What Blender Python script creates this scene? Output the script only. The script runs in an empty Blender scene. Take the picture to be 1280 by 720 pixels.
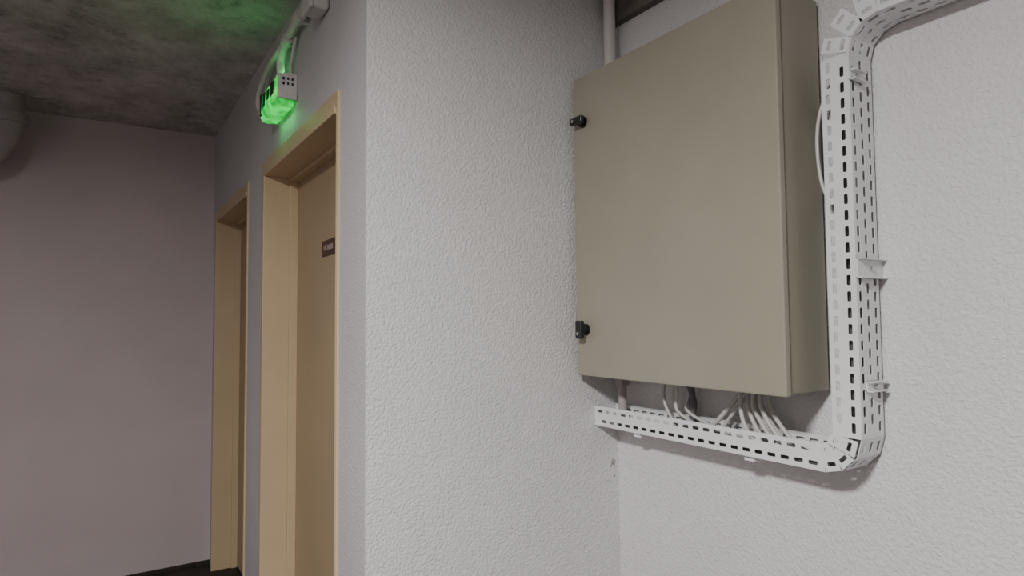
import bpy, bmesh, math, random
from mathutils import Vector, Matrix
random.seed(3)
C=bpy.context.scene.collection
# ---------------------------------------------------------------- room metrics (metres, z=0 is eye level offset by EYE)
EYE=1.40
XD=0.561; XR=1.403; YF=4.114; YP=1.541; H=EYE+1.112
XL=-2.2; YB=-2.4
def Z(z): return z+EYE
# ---------------------------------------------------------------- materials
def newmat(name):
    m=bpy.data.materials.new(name); m.use_nodes=True
    nt=m.node_tree; b=nt.nodes['Principled BSDF']
    return m,nt,b
def texco(nt):
    g=nt.nodes.new('ShaderNodeNewGeometry'); return g.outputs['Position']
def noise(nt,vec,scale,detail=3,rough=.5,dist=0):
    n=nt.nodes.new('ShaderNodeTexNoise'); n.inputs['Scale'].default_value=scale; n.inputs['Detail'].default_value=detail
    n.inputs['Roughness'].default_value=rough; n.inputs['Distortion'].default_value=dist; nt.links.new(vec,n.inputs['Vector']); return n
def ramp(nt,fac,stops):
    r=nt.nodes.new('ShaderNodeValToRGB'); e=r.color_ramp.elements
    e[0].position=stops[0][0]; e[0].color=(*stops[0][1],1); e[1].position=stops[-1][0]; e[1].color=(*stops[-1][1],1)
    for p,c in stops[1:-1]:
        k=e.new(p); k.color=(*c,1)
    nt.links.new(fac,r.inputs[0]); return r
def bump(nt,b,h,strength,dist,prev=None):
    n=nt.nodes.new('ShaderNodeBump'); n.inputs['Strength'].default_value=strength; n.inputs['Distance'].default_value=dist
    nt.links.new(h,n.inputs['Height'])
    if prev: nt.links.new(prev.outputs[0],n.inputs['Normal'])
    nt.links.new(n.outputs[0],b.inputs['Normal']); return n
def plaster(name,c1,c2,scale=125,strength=.62,dist=.0027,chips=()):
    m,nt,b=newmat(name); v=texco(nt)
    n=noise(nt,v,2.2,4); r=ramp(nt,n.outputs[0],[(.3,c1),(.7,c2)])
    n1=noise(nt,v,scale,2.0,.5,.25)
    rr=ramp(nt,n1.outputs[0],[(.36,(0,0,0)),(.52,(.5,)*3),(.72,(1,1,1))])
    bump(nt,b,rr.outputs[0],strength,dist)
    b.inputs['Roughness'].default_value=.58; b.inputs['Specular IOR Level'].default_value=.4
    col=r.outputs[0]
    for (p,rad) in chips:       # little knocked-off spots of paint
        d=nt.nodes.new('ShaderNodeVectorMath'); d.operation='DISTANCE'; nt.links.new(v,d.inputs[0]); d.inputs[1].default_value=p
        nn=noise(nt,v,70,4,.7); a=nt.nodes.new('ShaderNodeMath'); a.operation='MULTIPLY_ADD'; nt.links.new(nn.outputs[0],a.inputs[0]); a.inputs[1].default_value=rad*3.2; nt.links.new(d.outputs['Value'],a.inputs[2])
        k=nt.nodes.new('ShaderNodeMath'); k.operation='LESS_THAN'; nt.links.new(a.outputs[0],k.inputs[0]); k.inputs[1].default_value=rad*2.1
        mx=nt.nodes.new('ShaderNodeMixRGB'); nt.links.new(k.outputs[0],mx.inputs[0]); nt.links.new(col,mx.inputs[1]); mx.inputs[2].default_value=(.30,.28,.26,1); col=mx.outputs[0]
    nt.links.new(col,b.inputs['Base Color'])
    return m
def paint(name,c,rough=.45,spec=.5,var=.06,scale=6,bumps=0,metal=0,scuff=None):
    m,nt,b=newmat(name); v=texco(nt)
    n=noise(nt,v,scale,5,.6)
    d=tuple(x*(1-var) for x in c); l=tuple(min(1,x*(1+var)) for x in c)
    r=ramp(nt,n.outputs[0],[(.3,d),(.7,l)]); out=r.outputs[0]
    if scuff:
        n3=noise(nt,v,38,6,.7,1.5); q=ramp(nt,n3.outputs[0],[(.69,(0,0,0)),(.73,(1,1,1))])
        mx=nt.nodes.new('ShaderNodeMixRGB'); nt.links.new(q.outputs[0],mx.inputs[0]); nt.links.new(out,mx.inputs[1]); mx.inputs[2].default_value=(*scuff,1); out=mx.outputs[0]
    nt.links.new(out,b.inputs['Base Color'])
    b.inputs['Roughness'].default_value=rough; b.inputs['Specular IOR Level'].default_value=spec; b.inputs['Metallic'].default_value=metal
    if bumps:
        n2=noise(nt,v,180,2); bump(nt,b,n2.outputs[0],bumps,.001)
    return m
M={}
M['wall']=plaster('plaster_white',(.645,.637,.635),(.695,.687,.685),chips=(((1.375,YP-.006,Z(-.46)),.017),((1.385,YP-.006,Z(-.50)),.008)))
M['wall_door']=plaster('plaster_shaded',(.50,.49,.50),(.56,.55,.56),strength=.4)  # greyer base colour paints in the weaker light on the door wall
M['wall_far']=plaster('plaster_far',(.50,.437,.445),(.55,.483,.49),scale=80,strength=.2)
# concrete ceiling
m,nt,b=newmat('raw_concrete'); v=texco(nt)
n=noise(nt,v,4.5,12,.75,.2); r=ramp(nt,n.outputs[0],[(.34,(.24,.22,.205)),(.42,(.42,.395,.38)),(.54,(.56,.535,.52)),(.66,(.68,.655,.64))])
nb=noise(nt,v,15,10,.8,.5); rb=ramp(nt,nb.outputs[0],[(.34,(.42,.39,.37)),(.45,(1,1,1))])
mu=nt.nodes.new('ShaderNodeMixRGB'); mu.blend_type='MULTIPLY'; mu.inputs[0].default_value=.75; nt.links.new(r.outputs[0],mu.inputs[1]); nt.links.new(rb.outputs[0],mu.inputs[2])
nt.links.new(mu.outputs[0],b.inputs['Base Color']); b.inputs['Roughness'].default_value=.9
n2=noise(nt,v,30,9,.75); bp=bump(nt,b,n2.outputs[0],.7,.012)
M['ceil']=m
M['strip']=paint('strip_brown',(.16,.14,.125),.9,.2,.35,9)  # dark mottled brown for the strip above the cabinet
M['floor']=paint('floor_dark',(.035,.027,.024),.6,.3,.3,9)
M['wood']=paint('beige_frame_paint',(.575,.445,.285),.42,.4,.05,3)
M['leaf']=paint('beige_door_leaf',(.42,.32,.20),.5,.35,.07,2)
M['box']=paint('pebble_grey_enamel',(.30,.281,.222),.36,.45,.045,4,.08,scuff=(.265,.245,.19))
M['seam']=paint('rubber_black',(.02,.018,.016),.6,.3)
M['tray']=paint('tray_white_steel',(.74,.745,.75),.4,.5,.05,10)
M['pvc']=paint('pvc_white',(.60,.58,.56),.4,.5,.06,12)
M['cable']=paint('cable_sheath',(.50,.485,.46),.45,.4,.1,20)
M['pvcgrey']=paint('pvc_grey',(.36,.32,.325),.6,.3,.12,12)
M['corr']=paint('corrugated_grey',(.12,.12,.12),.5,.4)
M['black']=paint('black_plastic',(.012,.012,.012),.35,.5)
M['chrome']=paint('key_steel',(.6,.6,.58),.3,.5,metal=1)
M['maroon']=paint('label_maroon',(.065,.018,.025),.35,.5)
M['ink']=paint('label_text',(.55,.45,.42),.5,.3)
def emis(name,c,s):
    m,nt,b=newmat(name); v=texco(nt); n=noise(nt,v,22,2)
    r=ramp(nt,n.outputs[0],[(.35,tuple(x*.25 for x in c)),(.62,c)])
    nt.links.new(r.outputs[0],b.inputs['Emission Color']); b.inputs['Emission Strength'].default_value=s
    b.inputs['Base Color'].default_value=(*(x*.35 for x in c),1); return m
M['green']=emis('green_lens',(.0,1.0,.10),1.2)
M['lampglow']=emis('lamp_diffuser',(1,.95,.88),4)
# ---------------------------------------------------------------- mesh helpers
def obj(name,bm,mat,parent=None,smooth=False):
    me=bpy.data.meshes.new(name); bmesh.ops.recalc_face_normals(bm,faces=bm.faces[:]); bm.to_mesh(me); bm.free()
    o=bpy.data.objects.new(name,me); C.objects.link(o)
    if mat: me.materials.append(mat)
    if smooth:
        for p in me.polygons: p.use_smooth=True
    if parent: o.parent=parent
    return o
def empty(name):
    e=bpy.data.objects.new(name,None); C.objects.link(e); e.empty_display_size=.1; return e
def add_box(bm,a,b,bev=0,seg=2):
    t=bmesh.new(); bmesh.ops.create_cube(t,size=1)
    for v in t.verts: v.co=Vector([a[i]+(v.co[i]+.5)*(b[i]-a[i]) for i in range(3)])
    if bev: bmesh.ops.bevel(t,geom=t.edges[:],offset=bev,segments=seg,affect='EDGES',profile=.5)
    me=bpy.data.meshes.new('t'); t.to_mesh(me); t.free(); bm.from_mesh(me); bpy.data.meshes.remove(me)
def boxo(name,a,b,mat,parent=None,bev=0,seg=2):
    bm=bmesh.new(); add_box(bm,a,b,bev,seg); return obj(name,bm,mat,parent,False)
def tube(name,pts,r,mat,parent=None,res=12,smooth_path=True,radii=None):
    P=[Vector(p) for p in pts]; S=[]
    if smooth_path and len(P)>2:
        Q=[P[0]*2-P[1]]+P+[P[-1]*2-P[-2]]
        for i in range(1,len(Q)-2):
            for k in range(8):
                t=k/8; a,b2,c,d=Q[i-1],Q[i],Q[i+1],Q[i+2]
                S.append(.5*((2*b2)+(-a+c)*t+(2*a-5*b2+4*c-d)*t*t+(-a+3*b2-3*c+d)*t**3))
        S.append(P[-1])
    else: S=P
    bm=bmesh.new(); rings=[]; up=None
    for i,p in enumerate(S):
        tan=(S[min(i+1,len(S)-1)]-S[max(i-1,0)]).normalized()
        if up is None: up=tan.orthogonal().normalized()
        up=(up-tan*up.dot(tan)).normalized(); s=tan.cross(up)
        rr=r if radii is None else radii(i/(len(S)-1))*r
        rings.append([bm.verts.new(p+(up*math.cos(2*math.pi*k/res)+s*math.sin(2*math.pi*k/res))*rr) for k in range(res)])
    for a,b2 in zip(rings,rings[1:]):
        for k in range(res): bm.faces.new((a[k],a[(k+1)%res],b2[(k+1)%res],b2[k]))
    bm.faces.new(rings[0]); bm.faces.new(rings[-1])
    return obj(name,bm,mat,parent,True)
def cyl(name,p0,p1,r,mat,parent=None,res=20,r2=None):
    P0,P1=Vector(p0),Vector(p1); r2=r if r2 is None else r2
    t=(P1-P0).normalized(); u=t.orthogonal().normalized(); s=t.cross(u); bm=bmesh.new()
    A=[bm.verts.new(P0+(u*math.cos(2*math.pi*k/res)+s*math.sin(2*math.pi*k/res))*r) for k in range(res)]
    B=[bm.verts.new(P1+(u*math.cos(2*math.pi*k/res)+s*math.sin(2*math.pi*k/res))*r2) for k in range(res)]
    for k in range(res): bm.faces.new((A[k],A[(k+1)%res],B[(k+1)%res],B[k]))
    bm.faces.new(A); bm.faces.new(B)
    o=obj(name,bm,mat,parent,False); return o
def wall_with_holes_x(name,x0,x1,y0,y1,z0,z1,holes,mat):
    bm=bmesh.new(); hs=sorted(holes); y=y0
    for (a,b2,top) in hs:
        add_box(bm,(x0,y,z0),(x1,a,z1)); add_box(bm,(x0,a,top),(x1,b2,z1)); y=b2
    add_box(bm,(x0,y,z0),(x1,y1,z1)); return obj(name,bm,mat)
# ---------------------------------------------------------------- room shell
zd=Z(.661); zd2=Z(.643)
N=(1.760,2.715,zd-.045); F=(3.07,3.985,zd2-.045)       # door openings (y0,y1,top)
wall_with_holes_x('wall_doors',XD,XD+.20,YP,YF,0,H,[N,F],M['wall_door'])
boxo('wall_pier',(XD,YP-.006,0),(XR,YP,H),M['wall'])
boxo('wall_right',(XR,YB,0),(XR+.12,YP,H),M['wall'])
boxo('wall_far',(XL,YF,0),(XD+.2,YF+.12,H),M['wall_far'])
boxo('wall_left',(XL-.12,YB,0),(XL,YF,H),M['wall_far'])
boxo('wall_back',(XL,YB-.12,0),(XR,YB,H),M['wall'])
boxo('floor',(XL,YB,-.1),(XR+.12,YF,0),M['floor'])
boxo('ceiling',(XL,YB,H),(XR+.12,YF,H+.12),M['ceil'])
boxo('baseboard_far',(XL,YF-.012,0),(XD,YF,.02),M['floor'])
boxo('wall_top_strip',(XR-.028,.2,Z(.955)),(XR,YP-.006,H),M['strip'])  # thin dark brown strip along the top of the right wall
# ---------------------------------------------------------------- doors
def door(name,y0,y1,top,o0,o1,otop):
    e=empty(name); x=XD; d=.135
    bm=bmesh.new()
    w=.006
    def bx(a,b2,bev=.002): add_box(bm,a,b2,bev,2)
    bx((x-w,y1,0),(x+.004,o1,otop)); bx((x-w,o0,0),(x+.004,y0,otop)); bx((x-w,y0,top),(x+.004,y1,otop))
    t=.022
    bx((x-w-.006,y1-t,0),(x+d,y1,top)); bx((x-w,y0,0),(x+d,y0+.010,top)); bx((x-w-.006,y0+.010,top-t),(x+d,y1-t,top))
    s=.014
    bx((x+d-.045,y1-t-s,0),(x+d-.012,y1-t,top-t)); bx((x+d-.045,y0+.010,0),(x+d-.012,y0+t+s,top-t)); bx((x+d-.045,y0+t,top-t-s),(x+d-.012,y1-t,top-t))
    obj('frame',bm,M['wood'],e)
    boxo('leaf',(x+d-.012,y0+.006,.008),(x+d+.028,y1-.006,top-.006),M['leaf'],e,.002)
    hy=y0+.09; hx=x+d-.012
    cyl('handle_rose',(hx,hy,1.03),(hx-.008,hy,1.03),.026,M['chrome'],e)
    tube('handle_lever',[(hx-.006,hy,1.03),(hx-.045,hy,1.03),(hx-.052,hy+.03,1.03),(hx-.052,hy+.12,1.03)],.009,M['chrome'],e)
    return e,x+d-.012
d1,lx=door('door_1',N[0],N[1],N[2],1.751,2.76,zd)
door('door_2',F[0],F[1],F[2],3.063,4.03,zd2)
sg=empty('door_sign')
boxo('plate',(lx-.003,2.145,Z(.235)),(lx,2.330,Z(.293)),M['maroon'],sg,.001)
cu=bpy.data.curves.new('sign_text','FONT'); cu.body='ESCALIER'; cu.size=.026; cu.align_x='CENTER'; cu.align_y='CENTER'; cu.extrude=.0004
to=bpy.data.objects.new('lettering',cu); C.objects.link(to); cu.materials.append(M['ink'])
to.matrix_world=Matrix(((0,0,-1,lx-.0036),(-1,0,0,2.25),(0,1,0,Z(.264)),(0,0,0,1))); to.parent=sg
# ---------------------------------------------------------------- exit sign
ex=empty('exit_sign_light')
z0,z1=Z(.750),Z(.86); y0,y1=2.215,2.49
boxo('housing',(XD-.045,y0,z0+.03),(XD,y1,z1),M['pvc'],ex,.006,3)
bm=bmesh.new()   # wrap-around lens with sloping lower edge
prof=[(XD-.047,z1-.004),(XD-.068,z1-.014),(XD-.072,z0+.03),(XD-.062,z0+.004),(XD-.04,z0),(XD-.008,z0+.004),(XD-.008,z0+.028),(XD-.047,z0+.03)]
ya,yb=y0+.02,y1-.004
A=[bm.verts.new((p[0],ya,p[1])) for p in prof]; B=[bm.verts.new((p[0],yb,p[1])) for p in prof]
for k in range(len(prof)): bm.faces.new((A[k],A[(k+1)%len(prof)],B[(k+1)%len(prof)],B[k]))
bm.faces.new(A); bm.faces.new(B); obj('lens',bm,M['green'],ex)
boxo('end_cap',(XD-.066,y0+.002,z0+.018),(XD-.002,y0+.019,z1-.006),M['pvc'],ex,.004,3)
for i in range(3):
    for j in range(2):
        boxo('vent_%d%d'%(i,j),(XD-.052+i*.015,y0-.0005,z1-.045+j*.017),(XD-.045+i*.015,y0+.003,z1-.036+j*.017),M['seam'],ex)
for (a,b2,c1,c2) in ((.03,.075,.045,.09),(.105,.135,.05,.085),(.165,.20,.04,.09),(.225,.245,.02,.1)):
    boxo('pictogram_%d'%int(a*1000),(XD-.0725,ya+a,z0+c1),(XD-.066,ya+b2,z0+c2),M['black'],ex)
gl=bpy.data.lights.new('green_glow','AREA'); gl.shape='RECTANGLE'; gl.size=.24; gl.size_y=.08; gl.color=(.05,1,.2); gl.energy=.20
go=bpy.data.objects.new('green_glow',gl); C.objects.link(go); go.location=(XD-.082,2.35,Z(.83)); go.parent=ex
go.rotation_euler=Vector((-.75,0,.65)).to_track_quat('-Z','Z').to_euler()
g2=bpy.data.lights.new('green_downlight','AREA'); g2.shape='RECTANGLE'; g2.size=.2; g2.size_y=.03; g2.color=(.05,1,.2); g2.energy=.09
g2o=bpy.data.objects.new('green_downlight',g2); C.objects.link(g2o); g2o.location=(XD-.035,2.35,z0-.006); g2o.parent=ex
g2o.rotation_euler=(0,0,math.pi/2)
# conduit & junction boxes along the ceiling edge
cd=empty('conduit_run')
tube('pipe_feed',[(XD-.03,1.975,Z(1.01)),(XD-.03,2.12,Z(1.0)),(XD-.03,2.25,Z(.985)),(XD-.032,2.33,Z(.95)),(XD-.03,2.34,Z(.90)),(XD-.025,2.34,Z(.864))],.014,M['pvc'],cd)
tube('pipe_far',[(XD-.03,2.30,Z(.99)),(XD-.03,2.48,Z(.99)),(XD-.03,2.62,Z(.97)),(XD-.035,2.70,Z(.92)),(XD-.03,2.70,Z(.86)),(XD-.028,2.60,Z(.82)),(XD-.025,2.495,Z(.815))],.011,M['pvc'],cd)
for yy,zz in ((2.08,1.003),(2.24,.987)):
    cyl('coupling_%d'%(yy*100),(XD-.03,yy-.02,Z(zz)),(XD-.03,yy+.03,Z(zz-.003)),.020,M['pvc'],cd)
    boxo('clip_%d'%(yy*100),(XD-.03,yy,Z(zz)-.022),(XD,yy+.012,Z(zz)+.022),M['pvc'],cd,.002)
cyl('gland_a',(XD-.027,2.34,Z(.864)),(XD-.027,2.34,Z(.89)),.019,M['pvc'],cd)
tube('cable_wire',[(XD-.012,2.20,Z(.985)),(XD-.014,2.24,Z(.93)),(XD-.012,2.27,Z(.90)),(XD-.012,2.26,Z(.864))],.006,M['pvc'],cd)
jb=empty('junction_box')
boxo('body',(XD-.055,1.850,Z(.935)),(XD,1.940,Z(1.025)),M['pvc'],jb,.012,4)
boxo('lid',(XD-.062,1.847,Z(.932)),(XD-.05,1.943,Z(1.028)),M['pvc'],jb,.004,3)
cyl('gland',(XD-.03,1.94,Z(1.005)),(XD-.03,1.973,Z(1.01)),.02,M['pvc'],jb)
cyl('gland_near',(XD-.03,1.85,Z(.99)),(XD-.03,1.825,Z(.99)),.02,M['pvc'],jb)
tube('stub',[(XD-.03,1.83,Z(.99)),(XD-.03,1.79,Z(1.01)),(XD-.03,1.74,Z(1.06)),(XD-.03,1.73,H)],.013,M['pvc'],jb)
# drain pipe at far left
dp=empty('drain_pipe')
px,py=-.425,3.86
tube('elbow',[(px+.03,py,H),(px+.03,py,Z(1.03)),(px+.03,py,Z(.96)),(px,py,Z(.86)),(px-.08,py,Z(.805)),(px-.3,py,Z(.80)),(px-.9,py,Z(.79))],.066,M['pvcgrey'],dp,24)
cyl('collar_top',(px+.03,py,Z(.97)),(px+.03,py,Z(1.015)),.078,M['pvcgrey'],dp,28,.085)
cyl('collar_side',(px-.10,py,Z(.803)),(px-.17,py,Z(.80)),.080,M['pvcgrey'],dp,28)
# ---------------------------------------------------------------- electrical cabinet
cb=empty('electrical_cabinet')
X0,XB=1.218,1.388; Y0,Y1=.811,1.511; Z0,Z1=Z(-.170),Z(.740)
boxo('body',(X0+.024,Y0+.005,Z0+.003),(XB,Y1-.004,Z1-.003),M['box'],cb,.004,3)
boxo('gasket',(X0+.017,Y0+.009,Z0+.008),(X0+.026,Y1-.008,Z1-.008),M['seam'],cb)
boxo('door_panel',(X0,Y0,Z0),(X0+.019,Y1,Z1),M['box'],cb,.0035,3)
for k,(yy,zz) in enumerate(((Y0+.06,Z0+.06),(Y1-.06,Z0+.06),(Y0+.06,Z1-.06),(Y1-.06,Z1-.06))):
    cyl('standoff_%d'%k,(XB,yy,zz),(XR-.0005,yy,zz),.012,M['chrome'],cb)
def latch(k,zz,horizontal):
    yy=1.464
    cyl('latch_base_%d'%k,(X0,yy,zz),(X0-.006,yy,zz),.017,M['black'],cb,28)
    cyl('latch_barrel_%d'%k,(X0-.006,yy,zz),(X0-.022,yy,zz),.0135,M['black'],cb,28,.0125)
    a,b2=(.027,.011) if horizontal else (.013,.027)
    boxo('latch_wing_%d'%k,(X0-.034,yy-a,zz-b2),(X0-.018,yy+a,zz+b2),M['black'],cb,.004,3)
    o=.012 if horizontal else 0; oz=0 if horizontal else -.012
    cyl('latch_key_%d'%k,(X0-.034,yy+o,zz+oz),(X0-.0355,yy+o,zz+oz),.005,M['chrome'],cb)
latch(1,Z(.596),True); latch(2,Z(-.032),False)
cp=empty('corner_conduit')
cyl('pipe',(1.342,1.478,Z1),(1.342,1.478,H),.0185,M['pvc'],cp,24)
cyl('gland',(1.342,1.478,Z1),(1.342,1.478,Z1+.02),.024,M['pvc'],cp,24)
# ---------------------------------------------------------------- perforated cable tray
TX0,TX1=1.305,1.393
PITCH=.034
def perf(bm,o,u,v,L,W,ncol,off=0.0,sl=.0108,sw=.0044,taper=0):
    o,u,v=Vector(o),Vector(u).normalized(),Vector(v).normalized()
    cw=W/ncol
    def q(a,b2):
        a=L/2+(a-L/2)*(1-taper*b2/W)
        return o+u*a+v*b2
    for c in range(ncol):
        v0=c*cw; vm=v0+cw/2; s=off+(PITCH/2 if c%2 else 0)
        s=s%PITCH
        n=int((L-s)/PITCH+1e-6)
        if L<PITCH*1.6 or n<=0:
            if L>.024: n=1; P=min(PITCH,L); s=(L-P)/2
            else:
                bm.faces.new([bm.verts.new(q(*k)) for k in ((0,v0),(L,v0),(L,v0+cw),(0,v0+cw))]); continue
        else: P=PITCH
        if s>1e-5: bm.faces.new([bm.verts.new(q(*k)) for k in ((0,v0),(s,v0),(s,v0+cw),(0,v0+cw))])
        e=s+n*P
        if L-e>1e-5: bm.faces.new([bm.verts.new(q(*k)) for k in ((e,v0),(L,v0),(L,v0+cw),(e,v0+cw))])
        a,b2=min(sl,P*.34),sw
        inn=[(a,0),(a-.15*b2,.85*b2),(a-.7*b2,b2),(0,b2),(-(a-.7*b2),b2),(-(a-.15*b2),.85*b2),(-a,0),(-(a-.15*b2),-.85*b2),(-(a-.7*b2),-b2),(0,-b2),(a-.7*b2,-b2),(a-.15*b2,-.85*b2)]
        out=[(1,0),(1,1),(.5,1),(0,1),(-.5,1),(-1,1),(-1,0),(-1,-1),(-.5,-1),(0,-1),(.5,-1),(1,-1)]
        for i in range(n):
            cu_=s+(i+.5)*P
            I=[bm.verts.new(q(cu_+x,vm+y)) for x,y in inn]; O=[bm.verts.new(q(cu_+x*P/2,vm+y*cw/2)) for x,y in out]
            for k in range(12): bm.faces.new((I[k],I[(k+1)%12],O[(k+1)%12],O[k]))
FW=.060
def channel(bm,p0,p1,n,front=True,back=True,base=True,dx=0,ext=0,off=0,taper=0):
    a=Vector((0,p0[0],p0[1])); b2=Vector((0,p1[0],p1[1])); u=(b2-a).normalized(); L=(b2-a).length
    nn=Vector((0,n[0],n[1])).normalized(); X=Vector((1,0,0))
    a2=a-u*ext; L2=L+2*ext
    if base: perf(bm,a+X*TX0,u,X,L,TX1-TX0,3,off,sw=.0056)
    if front: perf(bm,a2+X*(TX0-dx),u,nn,L2,FW,2,off,taper=taper)
    if back: perf(bm,a2+X*(TX1+dx*.3),u,nn,L2,FW,2,off,taper=taper)
tr=empty('cable_tray')
bm=bmesh.new()
yo=.703; zb=Z(-.331); LR=.080
cy,cz=yo+LR,zb+LR
channel(bm,(cy,zb),(YP-.008,zb),(0,1),off=.01)                 # horizontal run under the cabinet
channel(bm,(yo,cz),(yo,Z(.555)),(1,0),off=.004)               # vertical run
for k in range(3):                                            # lower elbow, cut-and-folded segments
    t0=math.pi+k*math.pi/6; t1=t0+math.pi/6; tm=(t0+t1)/2; R=LR
    p0=(cy-abs(math.cos(t0))*R,cz+math.sin(t0)*R); p1=(cy-abs(math.cos(t1))*R,cz+math.sin(t1)*R)
    channel(bm,p0,p1,(-math.cos(tm),-math.sin(tm)),dx=.0025+.0045*(2-k),ext=-.0035,taper=.38)
R=.062; uy,uz=yo-R,Z(.555)
K=3
for k in range(K):                                            # upper bend, flanges fan open
    t0=k*math.pi/2/K; t1=t0+math.pi/2/K; tm=(t0+t1)/2
    channel(bm,(uy+math.cos(t0)*R,uz+math.sin(t0)*R),(uy+math.cos(t1)*R,uz+math.sin(t1)*R),(math.cos(tm),math.sin(tm)),dx=.001,ext=.003 if k else 0)
channel(bm,(uy,uz+R),(-1.2,uz+R),(0,1))
t=obj('perforated_channel',bm,M['tray'],tr)
so=t.modifiers.new('thick','SOLIDIFY'); so.thickness=.0016; so.offset=0
# fixings
def bracket(k,z,x0,x1,h,yoff=0):
    bm=bmesh.new(); y=yo-.0015
    add_box(bm,(x0,y-.004,z-h/2),(x1,y,z+h/2),.0008)
    add_box(bm,(x0,y-.014,z+h/2-.003),(x1,y,z+h/2),.0008); add_box(bm,(x0,y-.014,z-h/2),(x1,y,z-h/2+.003),.0008)
    obj('clip_%d'%k,bm,M['tray'],tr)
    cyl('clip_bolt_%d'%k,((x0+x1)/2,y-.004,z),((x0+x1)/2,y-.010,z),.005,M['chrome'],tr,8)
bracket(1,Z(.505),TX0-.004,TX0+.045,.022); bracket(2,Z(.100),TX0-.002,XR,.042); bracket(3,Z(-.145),TX0+.02,TX1-.005,.022)
bm=bmesh.new()
for yy in (1.36,.98):
    add_box(bm,(TX0+.01,yy-.014,zb-.014),(XR,yy+.014,zb-.001),.001)
for zz in (.100,.505,-.145): add_box(bm,(TX1,yo+.01,Z(zz)-.014),(XR,yo+.05,Z(zz)+.014),.001)
obj('wall_brackets',bm,M['tray'],tr)
# ---------------------------------------------------------------- cables
ca=empty('cable_bundle')
zt=zb+.02
def cable(i,pts,r=.0045,mat='cable'): tube('cable_%d'%i,pts,r,M[mat],ca,8)
i=0
for k in range(5):
    i+=1; y=1.26-k*.013; x=1.335+.012*((k*2)%3)
    cable(i,[(x,y,Z0),(x-.006,y+.006-.004*k,Z0-.04),(x-.01,y-.012,Z0-.085),(x-.005,y-.05-.02*k,zt+.018),(x,y-.16-.03*k,zt),(x,y-.32,zt-.004)])
i+=1; tube('corrugated_conduit',[(1.36,1.20,Z0),(1.362,1.19,Z0-.06),(1.36,1.20,Z0-.12),(1.36,1.26,zt-.004),(1.36,1.36,zt-.008)],.010,M['corr'],ca,12,True,lambda t:1+.14*math.sin(t*230))
for k in range(7):
    y=1.01-k*.011; x=1.33+.009*((k*2)%5); j=random.uniform(-.006,.006)
    cable(20+k,[(x,y,Z0),(x-.012,y-.004+j,Z0-.04),(x-.02,y-.022-.004*k,Z0-.085),(x-.015,y-.05-.006*k,Z0-.125),(x,y-.085-.01*k,zt),(x+.004,y-.16,zt-.01),(x+.01,.82,zt-.012)],.0052)
cable(30,[(1.34,1.00,Z0),(1.335,1.015,Z0-.02),(1.33,1.06,Z0-.07),(1.335,1.11,Z0-.115),(1.345,1.17,zt),(1.35,1.30,zt-.01)],.006)
cable(31,[(1.352,.99,Z0),(1.348,1.01,Z0-.03),(1.34,1.05,Z0-.08),(1.345,1.10,zt+.012),(1.35,1.2,zt-.006)],.0045)
for k in range(4):
    m_='corr' if k%2==0 else 'cable'; w_=k*.016
    cable(40+k,[(1.325+w_,1.44,zt-.01),(1.33+w_,1.2,zt-.011),(1.328+w_,1.0,zt-.01),(1.33+w_,.86,zt-.005),(1.33+w_,.80,zt+.002),(1.328+w_,.742,zt+.07),(1.326+w_,.730,zt+.2),(1.328+w_,.736,zt+.6),(1.326+w_,.732,zt+.85)],.0065,m_)
lc=empty('loose_cable')
tube('sheath',[(1.36,.750,Z(.53)),(1.355,.775,Z(.51)),(1.35,.797,Z(.45)),(1.35,.804,Z(.38)),(1.352,.797,Z(.30)),(1.355,.775,Z(.24)),(1.36,.752,Z(.215))],.0042,M['pvc'],lc,8)
cg=empty('cable_gland')
cyl('thread',(1.35,1.455,Z0),(1.35,1.455,Z0-.035),.018,M['pvcgrey'],cg,20)
cyl('nut',(1.35,1.455,Z0-.012),(1.35,1.455,Z0-.03),.023,M['pvcgrey'],cg,6)
cyl('tail',(1.35,1.455,Z0-.035),(1.35,1.455,zt-.02),.013,M['pvcgrey'],cg,16)
# ---------------------------------------------------------------- lamp (behind the viewer, on the ceiling)
lx_,ly_=-.80,.08
lm=empty('ceiling_lamp')
cyl('base',(lx_,ly_,H),(lx_,ly_,H-.03),.20,M['pvc'],lm,40)
cyl('diffuser',(lx_,ly_,H-.03),(lx_,ly_,H-.07),.185,M['lampglow'],lm,40,.15)
L=bpy.data.lights.new('lamp_light','AREA'); L.shape='DISK'; L.size=.38; L.energy=122; L.color=(1,.975,.95)
lo=bpy.data.objects.new('lamp_light',L); C.objects.link(lo); lo.location=(lx_,ly_,H-.09); lo.parent=lm
w=bpy.data.worlds.new('world'); bpy.context.scene.world=w; w.use_nodes=True
w.node_tree.nodes['Background'].inputs[0].default_value=(.5,.5,.55,1); w.node_tree.nodes['Background'].inputs[1].default_value=.02
# ---------------------------------------------------------------- camera
f,yaw,pitch,roll=790.0,.5774,.0497,-.0084
R_=Vector((math.cos(yaw),-math.sin(yaw),0)); Fw=Vector((math.sin(yaw)*math.cos(pitch),math.cos(yaw)*math.cos(pitch),math.sin(pitch)))
U_=R_.cross(Fw)
c,s=math.cos(roll),math.sin(roll)
xc=R_*c+U_*s; yc=-R_*s+U_*c; zc=-Fw
cam=bpy.data.cameras.new('camera'); co=bpy.data.objects.new('camera',cam); C.objects.link(co)
cam.sensor_width=36; cam.lens=f/1280*36; cam.clip_start=.02
co.matrix_world=Matrix(((xc.x,yc.x,zc.x,0),(xc.y,yc.y,zc.y,0),(xc.z,yc.z,zc.z,EYE),(0,0,0,1)))
bpy.context.scene.camera=co
